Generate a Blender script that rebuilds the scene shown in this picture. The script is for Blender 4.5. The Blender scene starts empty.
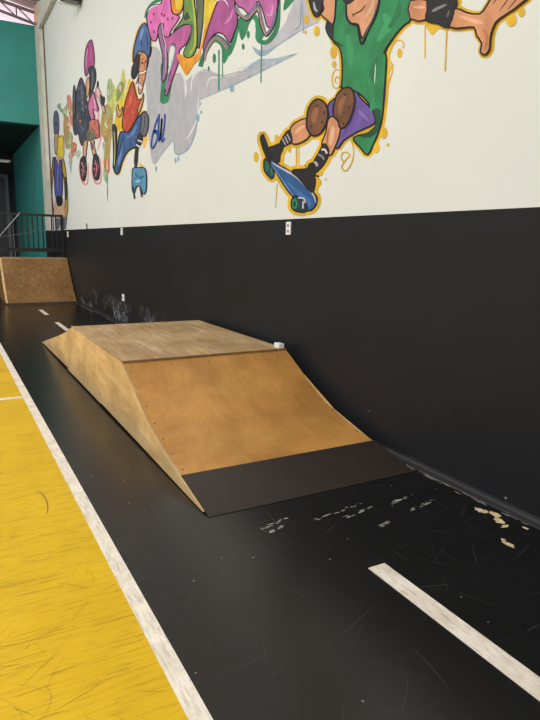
import bpy, bmesh, math, random
from mathutils import Vector, Matrix
from mathutils.geometry import tessellate_polygon
random.seed(7)
S = bpy.context.scene
COL = S.collection
WX = 2.95          # plane of the painted wall
DADO = 1.825       # top of the black paint
FLO = 585.0; CAMH = 1.6

# ------------------------------------------------------------------ camera
cY = Vector((-60-270, 236-360, FLO)).normalized()
p2 = Vector((940-270, 256-360, FLO))
cU = p2.cross(cY).normalized()
if cU.y > 0: cU = -cU
cX = cY.cross(cU)
def ray(u, v):
    c = Vector((u-270, v-360, FLO))
    return Vector((cX.dot(c), cY.dot(c), cU.dot(c)))
def on_wall(u, v, off=0.0):
    d = ray(u, v); t = WX/d.x
    return Vector((WX-off, d.y*t, CAMH+d.z*t))
cam = bpy.data.cameras.new('camera'); co = bpy.data.objects.new('camera', cam); COL.objects.link(co)
right = Vector((cX.x, cY.x, cU.x)); down = Vector((cX.y, cY.y, cU.y)); fwd = Vector((cX.z, cY.z, cU.z))
M = Matrix.Identity(4)
for i in range(3):
    M[i][0] = right[i]; M[i][1] = -down[i]; M[i][2] = -fwd[i]
M[0][3], M[1][3], M[2][3] = 0, 0, CAMH
co.matrix_world = M
cam.sensor_fit = 'VERTICAL'; cam.sensor_height = 36; cam.lens = FLO/720*36
cam.clip_start = .05; cam.clip_end = 200
S.camera = co

# ------------------------------------------------------------------ materials
def lin(c):
    return tuple(((x/255)/12.92 if x/255 <= .04045 else ((x/255+.055)/1.055)**2.4) for x in c)+(1,)
MC = {}
class NT:
    def __init__(s, name, rough=.6, spec=.5, metal=0):
        s.m = bpy.data.materials.new(name); s.m.use_nodes = True
        s.t = s.m.node_tree; s.b = s.t.nodes['Principled BSDF']
        s.b.inputs['Roughness'].default_value = rough
        s.b.inputs['Specular IOR Level'].default_value = spec
        s.b.inputs['Metallic'].default_value = metal
        s.tc = s.t.nodes.new('ShaderNodeTexCoord')
    def n(s, ty, **kw):
        x = s.t.nodes.new(ty)
        for k, v in kw.items(): setattr(x, k, v)
        return x
    def l(s, a, b): s.t.links.new(a, b)
    def coords(s, scale=(1,1,1), rot=(0,0,0), loc=(0,0,0)):
        mp = s.n('ShaderNodeMapping'); mp.inputs['Scale'].default_value = scale
        mp.inputs['Rotation'].default_value = rot; mp.inputs['Location'].default_value = loc
        s.l(s.tc.outputs['Object'], mp.inputs[0]); return mp.outputs[0]
    def noise(s, vec, scale, detail=4, rough=.55, dist=0):
        x = s.n('ShaderNodeTexNoise'); x.inputs['Scale'].default_value = scale
        x.inputs['Detail'].default_value = detail; x.inputs['Roughness'].default_value = rough
        x.inputs['Distortion'].default_value = dist
        s.l(vec, x.inputs['Vector']); return x.outputs['Fac']
    def ramp(s, fac, stops):
        r = s.n('ShaderNodeValToRGB'); e = r.color_ramp.elements
        while len(e) < len(stops): e.new(.5)
        for el, (p, c) in zip(e, stops):
            el.position = p; el.color = c if len(c) == 4 else lin(c)
        s.l(fac, r.inputs[0]); return r.outputs[0]
    def mix(s, fac, a, b, mode='MIX'):
        x = s.n('ShaderNodeMix', data_type='RGBA', blend_type=mode)
        for v, i in ((fac, 0), (a, 6), (b, 7)):
            if isinstance(v, (int, float)): x.inputs[i].default_value = v
            elif isinstance(v, tuple): x.inputs[i].default_value = v if len(v) == 4 else lin(v)
            else: s.l(v, x.inputs[i])
        return x.outputs[2]
    def math(s, op, a, b=0.0, c=None):
        x = s.n('ShaderNodeMath', operation=op)
        for i, v in enumerate((a, b, c)):
            if v is None: continue
            if isinstance(v, (int, float)): x.inputs[i].default_value = v
            else: s.l(v, x.inputs[i])
        return x.outputs[0]
    def xyz(s):
        x = s.n('ShaderNodeSeparateXYZ'); s.l(s.tc.outputs['Object'], x.inputs[0]); return x.outputs
    def bump(s, h, strength=.2, dist=.01):
        b = s.n('ShaderNodeBump'); b.inputs['Strength'].default_value = strength
        b.inputs['Distance'].default_value = dist; s.l(h, b.inputs['Height']); s.l(b.outputs[0], s.b.inputs['Normal'])
    def color(s, c): s.l(c, s.b.inputs['Base Color'])

def plain(name, c, rough=.6, var=.12, scale=9, metal=0, spec=.5):
    if name in MC: return MC[name]
    t = NT(name, rough, spec, metal)
    f = t.noise(t.coords(), scale, 3)
    a = tuple(min(255, x*(1+var)) for x in c); b = tuple(x*(1-var) for x in c)
    t.color(t.ramp(f, [(.3, b), (.7, a)])); MC[name] = t.m; return t.m

def paint(c, var=.075):
    key = 'mural_paint_%02x%02x%02x' % tuple(int(x) for x in c)
    if key in MC: return MC[key]
    t = NT(key, .62, .3); L_ = .3*c[0]+.59*c[1]+.11*c[2]; c = tuple(x*.9+L_*.1 for x in c)
    f = t.noise(t.coords(), 5.5, 2)
    var = var if max(c)-min(c) > 24 else .03; hi = tuple(min(255, x*(1+var)) for x in c); lo = tuple(x*(1-var) for x in c)
    t.color(t.mix(1.0, t.ramp(f, [(.34, lo), (.66, hi)]), (.78, .78, .78, 1), 'MULTIPLY')); MC[key] = t.m; return t.m

def wood(name, base, dark, pale, axis='Y', rough=.45, wear=0.0, scuffed=False):
    t = NT(name, rough, .4)
    sc = {'Y': (14, .9, 6), 'X': (.9, 14, 6), 'Z': (14, 14, .9)}[axis]
    g = t.noise(t.coords(sc), 2.2, 6, .65, .6)
    big = t.noise(t.coords((1, 1, 1)), 1.6, 4, .6)
    c1 = t.ramp(g, [(.28, dark), (.5, base), (.74, pale)])
    blot = t.ramp(big, [(.38, (205, 198, 190)), (.62, (255, 255, 255))])
    c = t.mix(.75, c1, blot, 'MULTIPLY')
    fine = t.noise(t.coords((sc[0]*3, sc[1]*5, sc[2]*3), loc=(3, 1, 0)), 3, 3)
    sm = t.ramp(fine, [(.6, (0, 0, 0)), (.72, (255, 255, 255))])
    c = t.mix(t.math('MULTIPLY', sm, .12+wear), c, tuple(x*.6 for x in dark))
    if wear:
        w = t.noise(t.coords((sc[0]*.5, sc[1]*.8, 3), loc=(7, 0, 0)), 2.0, 5, .7)
        wm = t.ramp(w, [(.5, (0, 0, 0)), (.68, (255, 255, 255))])
        c = t.mix(t.math('MULTIPLY', wm, wear*1.6), c, (208, 192, 160))
    if scuffed:                          # shoe and wheel dirt rubbed on the lower boards
        z = t.xyz()[2]; w = t.noise(t.coords((3, 1.1, 5), loc=(0, 2, 0)), 2.4, 5, .7)
        m = t.math('ADD', t.math('MULTIPLY', z, -4.2), t.math('MULTIPLY_ADD', w, 2.2, -.05))
        m = t.ramp(m, [(.25, (0, 0, 0)), (.6, (255, 255, 255))])
        c = t.mix(t.math('MULTIPLY', m, .42), c, (148, 128, 96))
    t.color(c); t.bump(g, .08, .004); return t.m

def mat_white_wall():
    t = NT('white_wall_paint', .7, .25)
    f = t.noise(t.coords(), .7, 4, .6); g = t.noise(t.coords((1, .6, .6)), 3, 4)
    c = t.mix(.5, t.ramp(f, [(.35, (203, 206, 199)), (.65, (210, 212, 205))]), t.ramp(g, [(.4, (204, 207, 200)), (.7, (209, 211, 204))]))
    t.color(c); t.bump(t.noise(t.coords(), 60, 3), .05, .002); return t.m
def mat_black_wall():
    t = NT('black_wall_paint', .5, .26)
    x, y, z = t.xyz()
    f = t.noise(t.coords(), 1.3, 5, .6)
    c = t.ramp(f, [(.3, (22, 23, 25)), (.7, (27, 28, 30))])
    # scuffs where wheels and shoes rub the foot of the wall
    low = t.math('SUBTRACT', 1.0, t.math('MULTIPLY', z, 1.9)); low = t.math('MAXIMUM', low, 0.0)
    far = t.math('MULTIPLY', t.math('GREATER_THAN', y, 8.6), t.math('LESS_THAN', y, 15.0))
    s1 = t.noise(t.coords((1, 1.6, 1.0)), 9, 6, .75, 1.2)
    patch = t.noise(t.coords((1, .9, 1.4), loc=(0, .6, 0)), 1.2, 2)
    k = t.math('MULTIPLY', t.ramp(s1, [(.5, (0, 0, 0)), (.57, (255, 255, 255))]), t.ramp(patch, [(.4, (0, 0, 0)), (.52, (255, 255, 255))]))
    k = t.math('MULTIPLY', t.math('MULTIPLY', k, far), t.math('MINIMUM', t.math('MULTIPLY', low, 1.3), .9))
    c = t.mix(k, c, (150, 148, 144))
    v = t.n('ShaderNodeTexVoronoi'); v.inputs['Scale'].default_value = 5.5; t.l(t.coords((1, 1, 1.3)), v.inputs['Vector'])
    sp = t.math('LESS_THAN', v.outputs['Distance'], .045)
    sp = t.math('MULTIPLY', sp, t.math('MULTIPLY', low, .8))
    c = t.mix(sp, c, (170, 165, 155)); t.color(c)
    t.bump(t.noise(t.coords(), 14, 4), .08, .004); return t.m
def mat_black_floor():
    t = NT('black_floor_paint', .4, .58)
    f = t.noise(t.coords(), .9, 5, .6)
    c = t.ramp(f, [(.3, (12, 12, 12)), (.7, (18, 18, 18))])
    for i, (rot, sc) in enumerate((((0,0,.5), (.6, 26, 1)), ((0,0,-.7), (.8, 30, 1)), ((0,0,1.3), (.5, 34, 1)))):
        s = t.noise(t.coords(sc, rot, (i*3.1, i, 0)), 3.2, 4, .6)
        m = t.noise(t.coords(loc=(i*5, 2, 0)), 2.3, 2)
        k = t.math('MULTIPLY', t.ramp(s, [(.62, (0,0,0)), (.74, (255,255,255))]), t.ramp(m, [(.42, (0,0,0)), (.65, (255,255,255))]))
        c = t.mix(t.math('MULTIPLY', k, .45), c, (70, 69, 67))
    v = t.n('ShaderNodeTexVoronoi'); v.inputs['Scale'].default_value = 7; t.l(t.coords(), v.inputs['Vector'])
    c = t.mix(t.math('MULTIPLY', t.math('LESS_THAN', v.outputs['Distance'], .035), .6), c, (150, 147, 140))
    t.color(c)
    r = t.ramp(t.noise(t.coords(loc=(4, 4, 0)), 3, 5), [(.3, (95, 95, 95)), (.7, (135, 135, 135))])
    rr = t.n('ShaderNodeMapRange'); t.l(t.noise(t.coords(loc=(4, 4, 0)), 3, 5), rr.inputs[0])
    rr.inputs[3].default_value = .2; rr.inputs[4].default_value = .32; t.l(rr.outputs[0], t.b.inputs['Roughness'])
    t.bump(t.noise(t.coords(), 30, 4), .06, .002); return t.m
def mat_yellow():
    t = NT("yellow_court_paint", .5, .3)
    f = t.noise(t.coords(), 1.6, 6, .65)
    c = t.ramp(f, [(.3, (190, 152, 14)), (.7, (206, 168, 28))])
    for i, (rot, sc, th) in enumerate((((0,0,.25), (.7, 20, 1), .57), ((0,0,-.5), (.9, 26, 1), .58), ((0,0,1.5), (1, 18, 1), .6), ((0,0,.9), (1.5, 30, 1), .58))):
        s = t.noise(t.coords(sc, rot, (i*2.1, i, 0)), 3, 6, .7, .4)
        c = t.mix(t.math('MULTIPLY', t.ramp(s, [(th, (0,0,0)), (th+.07, (255,255,255))]), .55), c, (120, 92, 22))
    t.color(c); t.bump(t.noise(t.coords(), 30, 4), .06, .002); return t.m
def mat_line():
    t = NT('white_line_paint', .5, .3)
    f = t.noise(t.coords(), 6, 6, .7)
    c = t.ramp(f, [(.3, (196, 184, 164)), (.6, (222, 214, 198))])
    s = t.noise(t.coords((30, 2.5, 1), (0,0,.6)), 3, 6, .7, .5)
    c = t.mix(t.math('MULTIPLY', t.ramp(s, [(.53, (0,0,0)), (.6, (255,255,255))]), .34), c, (120, 100, 78))
    s = t.noise(t.coords((30, 2.5, 1), (0,0,-.9), (3,0,0)), 3, 6, .7, .5)
    c = t.mix(t.math('MULTIPLY', t.ramp(s, [(.55, (0,0,0)), (.62, (255,255,255))]), .3), c, (110, 96, 84))
    t.color(c); return t.m
def mat_cove():
    t = NT('scuffed_cove_paint', .45, .4)
    s = t.noise(t.coords((6, 1.2, 6)), 7, 6, .75, 1)
    c = t.mix(t.ramp(s, [(.6, (0,0,0)), (.72, (255,255,255))]), (14, 14, 14), (100, 98, 95)); t.color(c); return t.m
def emit(name, c, k):
    if name in MC: return MC[name]
    t = NT(name); t.b.inputs['Base Color'].default_value = lin(c)
    t.b.inputs['Emission Color'].default_value = lin(c); t.b.inputs['Emission Strength'].default_value = k
    MC[name] = t.m; return t.m
def mat_corrugated(name, a, b, axis=1, freq=22.0):
    t = NT(name, .55, .3); o = t.xyz()
    s = t.math('SINE', t.math('MULTIPLY', o[axis], freq))
    c = t.ramp(t.math('MULTIPLY_ADD', s, .5, .5), [(.2, a), (.8, b)]); t.color(c); t.bump(s, .5, .02); return t.m

MW = mat_white_wall(); MB = mat_black_wall(); MF = mat_black_floor(); MY = mat_yellow(); ML = mat_line(); MCV = mat_cove()
M_front = wood('plywood_ramp_face', (180, 130, 66), (172, 122, 60), (186, 137, 74), 'Y', .42)
M_side = wood('plywood_side_sheet', (220, 180, 116), (198, 156, 94), (230, 196, 136), 'Y', .55, .12, True)
M_deck = wood('worn_plywood_deck', (174, 144, 98), (150, 118, 76), (188, 158, 114), 'Y', .55, .3)
M_edge = wood('plywood_edge', (176, 148, 104), (140, 112, 74), (196, 170, 128), 'Y', .6)
M_kick = plain('dark_brown_kick_plate', (42, 34, 30), .42, .07, 6)
M_far = wood('aged_plywood_far', (126, 90, 44), (100, 68, 30), (146, 110, 60), 'Z', .5, .1)
M_teal = plain('teal_wall_paint', (44, 130, 120), .6, .04, 1.2)
M_rail = plain('black_railing_paint', (12, 12, 12), .5, .1)
M_steel = plain('galvanised_steel', (128, 126, 124), .4, .12, 12, .6)
M_truss = plain('truss_steel_paint', (108, 96, 100), .55, .1)
M_plastic = plain('white_plastic', (225, 224, 218), .4, .03)
M_dark = plain('dark_plastic', (30, 30, 31), .5, .1)
M_beam = plain('cream_beam_paint', (196, 192, 178), .6, .06, 4)
M_chip = plain('bare_floor_patch', (196, 176, 134), .7, .15, 30)
M_scr = plain('pale_floor_scratch', (62, 61, 59), .6, .2, 30)
M_chalk = plain('white_scuff_mark', (176, 172, 160), .7, .25, 60)
M_scuff = plain('dark_scuff_on_yellow', (112, 84, 22), .6, .2, 20)
M_screw = plain('screw_head_steel', (92, 80, 66), .5, .1, 30, .5)

# ------------------------------------------------------------------ mesh helpers
def link(name, bm, mats, parent=None, smooth=False):
    me = bpy.data.meshes.new(name); bm.normal_update(); bm.to_mesh(me); bm.free()
    for m in (mats if isinstance(mats, (list, tuple)) else [mats]): me.materials.append(m)
    if smooth:
        for p in me.polygons: p.use_smooth = True
    o = bpy.data.objects.new(name, me); COL.objects.link(o)
    if parent: o.parent = parent
    return o
def tag(o, label=None, cat=None, group=None, kind=None):
    if label: o['label'] = label
    if cat: o['category'] = cat
    if group: o['group'] = group
    if kind: o['kind'] = kind
    return o
def thing(name, label, cat, loc=(0,0,0), group=None):
    o = bpy.data.objects.new(name, None); o.empty_display_size = .1; COL.objects.link(o)
    o.location = loc; return tag(o, label, cat, group)
def box(bm, a, b, mi=0):
    v = [bm.verts.new((x, y, z)) for x in (a[0], b[0]) for y in (a[1], b[1]) for z in (a[2], b[2])]
    for f in ((0,1,3,2),(4,6,7,5),(0,4,5,1),(2,3,7,6),(0,2,6,4),(1,5,7,3)):
        bm.faces.new([v[i] for i in f]).material_index = mi
    return v
def bar(bm, p, q, w, h=None, n=None, mi=0):
    """square (or n-sided round) bar between two points"""
    p, q = Vector(p), Vector(q); d = (q-p).normalized(); h = h or w
    up = Vector((0,0,1)) if abs(d.z) < .9 else Vector((1,0,0))
    s = d.cross(up).normalized(); u = s.cross(d)
    if n is None: off = [s*w/2+u*h/2, -s*w/2+u*h/2, -s*w/2-u*h/2, s*w/2-u*h/2]
    else: off = [s*math.cos(6.28318*i/n)*w/2+u*math.sin(6.28318*i/n)*w/2 for i in range(n)]
    A = [bm.verts.new(p+o) for o in off]; B = [bm.verts.new(q+o) for o in off]; k = len(off)
    for i in range(k): bm.faces.new((A[i], A[(i+1) % k], B[(i+1) % k], B[i])).material_index = mi
    bm.faces.new(A[::-1]).material_index = mi; bm.faces.new(B).material_index = mi
def bevel(bm, w, seg=2):
    bmesh.ops.recalc_face_normals(bm, faces=bm.faces[:])
    bmesh.ops.bevel(bm, geom=bm.edges[:], offset=w, segments=seg, affect='EDGES', clamp_overlap=True)
def extrude_yz(bm, prof, x0, x1, mi=0):
    """closed outline in the YZ plane made solid between x0 and x1"""
    A = [bm.verts.new((x0, y, z)) for y, z in prof]; B = [bm.verts.new((x1, y, z)) for y, z in prof]; n = len(prof)
    for i in range(n): bm.faces.new((A[i], A[(i+1) % n], B[(i+1) % n], B[i])).material_index = mi
    bm.faces.new(A[::-1]).material_index = mi; bm.faces.new(B).material_index = mi
    bmesh.ops.recalc_face_normals(bm, faces=bm.faces[:])
    bmesh.ops.triangulate(bm, faces=[f for f in bm.faces if len(f.verts) > 4])
def rel(o, root):                       # keep world placement of a mesh when its thing's base is off the origin
    o.matrix_parent_inverse = Matrix.Translation(root.location).inverted()
def part(name, bm, mats, root, smooth=False):
    o = link(name, bm, mats, root, smooth); 
    r = root
    base = Vector((0,0,0))
    while r is not None and r.type != 'EMPTY': r = r.parent
    if root.type == 'EMPTY': rel(o, root)
    return o
def B_(*boxes):
    bm = bmesh.new()
    for a, b in boxes: box(bm, a, b)
    return bm
def catmull(pts, closed=False, k=5):
    n = len(pts); out = []
    rng = range(n) if closed else range(n-1)
    for i in rng:
        g = (lambda j: pts[j % n]) if closed else (lambda j: pts[max(0, min(n-1, j))])
        a, b, c, d = g(i-1), g(i), g(i+1), g(i+2)
        for s in range(k):
            t = s/k
            out.append(tuple(.5*((2*b[m])+(-a[m]+c[m])*t+(2*a[m]-5*b[m]+4*c[m]-d[m])*t*t+(-a[m]+3*b[m]-3*c[m]+d[m])*t**3) for m in (0,1)))
    if not closed: out.append(tuple(pts[-1]))
    return out
def ribbon(pts, w, closed=False, taper=False):
    """left and right edges of a brush stroke of width w (a number or a list)"""
    n = len(pts); L = []; R = []
    for i in range(n):
        if closed: a, b = pts[i-1], pts[(i+1) % n]
        else: a, b = pts[max(0, i-1)], pts[min(n-1, i+1)]
        dx, dy = b[0]-a[0], b[1]-a[1]; q = math.hypot(dx, dy) or 1
        nx, ny = -dy/q, dx/q; h = w/2
        if taper and not closed: h *= max(.12, math.sin(math.pi*min(1, max(0, i/(n-1))))**.5)
        L.append((pts[i][0]+nx*h, pts[i][1]+ny*h)); R.append((pts[i][0]-nx*h, pts[i][1]-ny*h))
    return L, R

# ------------------------------------------------------------------ setting: floor, walls, roof
def floor_patch(bm, pts, z, mi):
    vs = [Vector((x, y, 0)) for x, y in pts]
    vv = [bm.verts.new((x, y, z)) for x, y in pts]
    for t in tessellate_polygon([vs]):
        f = bm.faces.new([vv[i] for i in t]); f.material_index = mi; f.normal_update()
        if f.normal.z < 0: f.normal_flip()
def floor_stroke(bm, pts, w, z, mi, taper=True):
    L, R = ribbon(pts, w, False, taper)
    A = [bm.verts.new((x, y, z)) for x, y in L]; B = [bm.verts.new((x, y, z)) for x, y in R]
    for i in range(len(A)-1):
        f = bm.faces.new((A[i], A[i+1], B[i+1], B[i])); f.material_index = mi; f.normal_update()
        if f.normal.z < 0: f.normal_flip()
bm = bmesh.new(); box(bm, (-12, -7, -.12), (WX+.2, 28, 0), 0)
rs = random.Random(3)
for i in range(230):                     # wheel scratches of the black lane
    x, y = rs.uniform(.75, 2.8), rs.uniform(.6, 4.2)
    if rs.random() < .2: y = rs.uniform(4, 15)
    a = rs.uniform(0, 3.14); ln = rs.uniform(.03, .3); c = rs.uniform(-.35, .35)
    pts = []
    for k in range(7):
        pts.append((x, y)); x += math.cos(a)*ln/6; y += math.sin(a)*ln/6; a += c/6
    if max(p[0] for p in pts) > 2.85 or min(p[0] for p in pts) < .72: continue
    floor_stroke(bm, pts, rs.choice((.0008, .001, .0014, .002)), .0006, 1)
# chips down to the bare floor beside the wall
for c, r, sx, sy in (((2.80, 2.30), .035, .9, 1.5), ((2.83, 2.22), .03, 1, 1.6), ((2.79, 2.15), .028, 1.1, 1.4), ((2.76, 2.09), .02, 1.6, .8), ((2.60, 1.94), .026, .8, 1.9), ((2.62, 1.985), .014, 1, 1), ((2.85,2.02),.012,1,2)):
    pts = [(c[0]+math.cos(t*.4189)*r*sx*rs.uniform(.5, 1.25), c[1]+math.sin(t*.4189)*r*sy*rs.uniform(.5, 1.25)) for t in range(15)]
    floor_patch(bm, pts, .0009, 2)
# broken rows of white scuffs in front of the kicker
for x0, y0, x1, y1 in ((1.46, 2.70, 1.70, 2.76), (1.50, 2.65, 1.60, 2.68), (1.80, 2.66, 2.20, 2.72), (1.95, 2.60, 2.22, 2.64), (2.30, 2.62, 2.52, 2.66), (2.40, 2.50, 2.66, 2.55), (2.1, 2.42, 2.2, 2.45)):
    for k in range(14):
        x = rs.uniform(x0, x1); y = y0+(y1-y0)*(x-x0)/(x1-x0)+rs.uniform(-.012, .012)
        r = rs.uniform(.002, .008)
        pts = [(x+math.cos(t*.9)*r*rs.uniform(1.5, 4), y+math.sin(t*.9)*r*rs.uniform(.2, .6)) for t in range(7)]
        floor_patch(bm, pts, .0009, 3)
for i in range(70):                      # pale rub marks along the foot of the cove
    y = rs.uniform(1.2, 3.3) if i < 45 else rs.uniform(9.0, 15); ln = rs.uniform(.03, .16)*(1 if i < 45 else 4)
    x = WX-.047-abs(rs.gauss(0, .004 if i < 30 else .02))
    floor_stroke(bm, [(x+rs.uniform(-.002, .002), y+ln*k/4) for k in range(5)], rs.choice((.002, .003, .005)), .0009, 3)
tag(link('floor', bm, [MF, M_scr, M_chip, M_chalk]), 'black painted sports floor with scratches beside the mural wall', kind='structure')
bm = bmesh.new(); box(bm, (-8, -5, 0), (.632, 15.2, .0012), 0)
for i in range(420):
    x, y = rs.uniform(-.7, .6), rs.uniform(.9, 5); a = rs.uniform(-.8, .8)+(1.57 if rs.random() < .25 else 0)
    ln = rs.uniform(.04, .3); c = rs.uniform(-1.6, 1.6); pts = []
    for k in range(8):
        pts.append((x, y)); x += math.cos(a)*ln/7; y += math.sin(a)*ln/7; a += c/7
    if max(p[0] for p in pts) > .61: continue
    floor_stroke(bm, pts, rs.choice((.0008, .001, .0015, .0022)), .0018, 1)
pts = [(.36+.09*math.cos(t*.12+5.4), 3.62+.26*math.sin(t*.12+5.4)) for t in range(16)]
floor_stroke(bm, pts, .008, .0018, 1)
tag(link('floor', bm, [MY, M_scuff]), 'yellow painted court floor with dark scuffs at the left', kind='structure')

def line_obj(name, a, b, label, group=None):
    bm = bmesh.new(); box(bm, (a[0], a[1], 0.0012), (b[0], b[1], .0030)); 
    return tag(link(name, bm, ML), label, 'floor marking', group)
bm = bmesh.new(); box(bm, (.612, -4.8, .0012), (.686, 15.2, .0030))
tag(link('boundary_line', bm, ML), 'long white painted line between the yellow court and the black lane', 'floor marking')
line_obj('cross_line', (-6, 6.235), (.613, 6.315), 'thin white line crossing the yellow court at the left edge')
line_obj('lane_dash', (1.757, .5), (1.862, 2.095), 'nearest white dash on the black floor, large at bottom right', 'white lane dashes')
line_obj('lane_dash', (1.822, 13.12), (1.905, 14.1), 'farthest short white dash, just in front of the distant ramp', 'white lane dashes')
line_obj('lane_dash', (1.812, 10.7), (1.892, 11.87), 'short white dash just behind the upper left corner of the plywood box ramp', 'white lane dashes')

# right wall, painted white over a black dado
bm = bmesh.new(); box(bm, (WX, -7, 0), (WX+.2, 19.6, DADO), 0); box(bm, (WX, -7, DADO), (WX+.2, 19.6, 8.3), 1)
tag(link('wall_right', bm, [MB, MW]), 'long wall painted white above and black below', kind='structure')
bm = bmesh.new()
prof = [(WX, 0.0), (WX-.045, 0.0), (WX-.04, .01), (WX-.024, .022), (WX-.01, .036), (WX-.005, .05), (WX, .052)]
A = [bm.verts.new((x, -6, z)) for x, z in prof]; B = [bm.verts.new((x, 18.6, z)) for x, z in prof]
for i in range(len(prof)-1): bm.faces.new((A[i], B[i], B[i+1], A[i+1]))
bm.faces.new(A); bm.faces.new(B[::-1]); bmesh.ops.recalc_face_normals(bm, faces=bm.faces[:])
tag(link('baseboard_right', bm, MCV), 'scuffed dark cove at the foot of the wall', kind='structure')
# corner column, the thin brown pipe beside it
bm = bmesh.new(); box(bm, (WX-.09, 18.7, DADO), (WX, 19.5, 8.0), 0); box(bm, (WX-.09, 18.7, 0), (WX, 19.5, DADO), 1)
tag(link('trim_1', bm, [M_beam, MB]), 'pale corner pillar between teal wall and mural wall', kind='structure')
bm = bmesh.new(); bar(bm, (WX-.025, 18.45, DADO+.01), (WX-.025, 18.45, 7.3), .035, n=8)
tag(link('drain_pipe', bm, plain('brown_pipe', (96, 72, 56), .5)), 'thin brown vertical pipe beside the pale corner pillar', 'pipe')
bm = bmesh.new(); box(bm, (WX-.11, -6, 7.3), (WX, 18.7, 7.62)); bevel(bm, .012)
tag(link('trim_2', bm, M_beam), 'cream beam along the top of the mural wall', kind='structure')
bm = bmesh.new(); box(bm, (WX-.13, 19.0, 7.55), (WX+.02, 19.2, 7.98)); bevel(bm, .01)
tag(link('trim_3', bm, plain('salmon_paint', (222, 160, 130), .6)), 'salmon painted bracket at the top corner', kind='structure')

# far end: teal fascia, opening below it with teal side wall and roller shutter
bm = bmesh.new(); box(bm, (-12, 19.5, 4.9), (WX, 19.8, 7.6))
tag(link('wall_back', bm, M_teal), 'teal wall band above the dark opening', kind='structure')
bm = bmesh.new(); box(bm, (WX-.09, 19.5, 0), (WX+.2, 27.2, 4.9))
tag(link('wall_side', bm, M_teal), 'teal side wall of the opening', kind='structure')
bm = bmesh.new(); box(bm, (-12, 19.8, 4.9), (WX, 27.2, 5.1))
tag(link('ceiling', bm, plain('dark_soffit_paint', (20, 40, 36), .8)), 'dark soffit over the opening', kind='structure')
bm = bmesh.new(); box(bm, (-12, 27, 0), (WX-.09, 27.2, 4.9))
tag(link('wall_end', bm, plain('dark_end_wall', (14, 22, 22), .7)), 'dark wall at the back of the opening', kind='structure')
d = thing('door_1', 'dark horizontally slatted roller shutter at the back of the opening', 'door', (1.2, 26.93, 0)); del d['category']; d['kind'] = 'structure'
bm = bmesh.new()
for i in range(46): box(bm, (-.4, 26.9, .02+i*.085), (2.48, 26.93, .02+i*.085+.07))
box(bm, (-.4, 26.93, 0), (2.48, 26.97, 3.95))
part('shutter_slats', bm, plain('shutter_grey', (44, 44, 50), .45, .1), d)
bm = bmesh.new(); box(bm, (2.48, 26.86, 0), (2.6, 26.99, 4.1)); box(bm, (-.52, 26.86, 0), (-.4, 26.99, 4.1)); box(bm, (-.4, 26.86, 3.96), (2.48, 26.99, 4.1))
part('door_frame', bm, plain('frame_grey', (84, 92, 98), .5), d)

# roof deck, gable glazing and truss
bm = bmesh.new()
v = [bm.verts.new(p) for p in ((-8, -7, 10.2), (WX+.2, -7, 8.05), (WX+.2, 20.2, 8.05), (-8, 20.2, 10.2), (-8, -7, 10.3), (WX+.2, -7, 8.15), (WX+.2, 20.2, 8.15), (-8, 20.2, 10.3))]
for f in ((0,3,2,1),(4,5,6,7),(0,1,5,4),(1,2,6,5),(2,3,7,6),(3,0,4,7)): bm.faces.new([v[i] for i in f])
tag(link('ceiling', bm, mat_corrugated('roof_sheet', (150, 128, 122), (176, 156, 148), 1, 26)), 'sloping corrugated roof', kind='structure')
bm = bmesh.new(); v = [bm.verts.new(p) for p in ((-8, 19.75, 7.6), (WX, 19.75, 7.6), (WX, 19.75, 8.1), (-8, 19.75, 10.2))]; bm.faces.new(v)
v2 = [bm.verts.new(p) for p in ((-8, 19.78, 7.6), (WX, 19.78, 7.6), (WX, 19.78, 8.1), (-8, 19.78, 10.2))]; bm.faces.new(v2[::-1])
tag(link('window_1', bm, emit('daylit_glazing', (236, 214, 228), .95)), 'translucent daylit panels above the teal wall', kind='structure')
tr = thing('roof_truss', 'painted steel truss crossing above the teal wall at the far end', 'truss', (0, 19.2, 7.5))
sl = (7.551-7.74)/(2.861-1.939)
def zb(x): return 7.74+sl*(x-1.939)
def zt(x): return 8.0+(-.165)*(x-1.955)
bm = bmesh.new(); bar(bm, (-7, 19.2, zb(-7)), (2.86, 19.2, zb(2.86)), .06); part('bottom_chord', bm, M_truss, tr)
bm = bmesh.new(); bar(bm, (-7, 19.2, zt(-7)), (2.86, 19.2, zt(2.86)), .07); part('top_chord', bm, M_truss, tr)
xs = [2.8-.44*i for i in range(10)]
for i, x in enumerate(xs):
    if i:
        bm = bmesh.new(); bar(bm, (x, 19.2, zb(x)), (x, 19.2, zt(x)), .035); part('web_post', bm, M_truss, tr)
    if i < len(xs)-1:
        bm = bmesh.new(); bar(bm, (x, 19.2, zb(x)), (xs[i+1], 19.2, zt(xs[i+1])), .03); part('web_diagonal', bm, M_truss, tr)
bm = bmesh.new()
for k in range(3): bar(bm, (-7, 15.2-k*4, 10.0-.35), (2.9, 15.2-k*4, 8.05-.25), .08, .2)
tag(link('trim_4', bm, M_truss), 'roof purlins', kind='structure')

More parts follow.
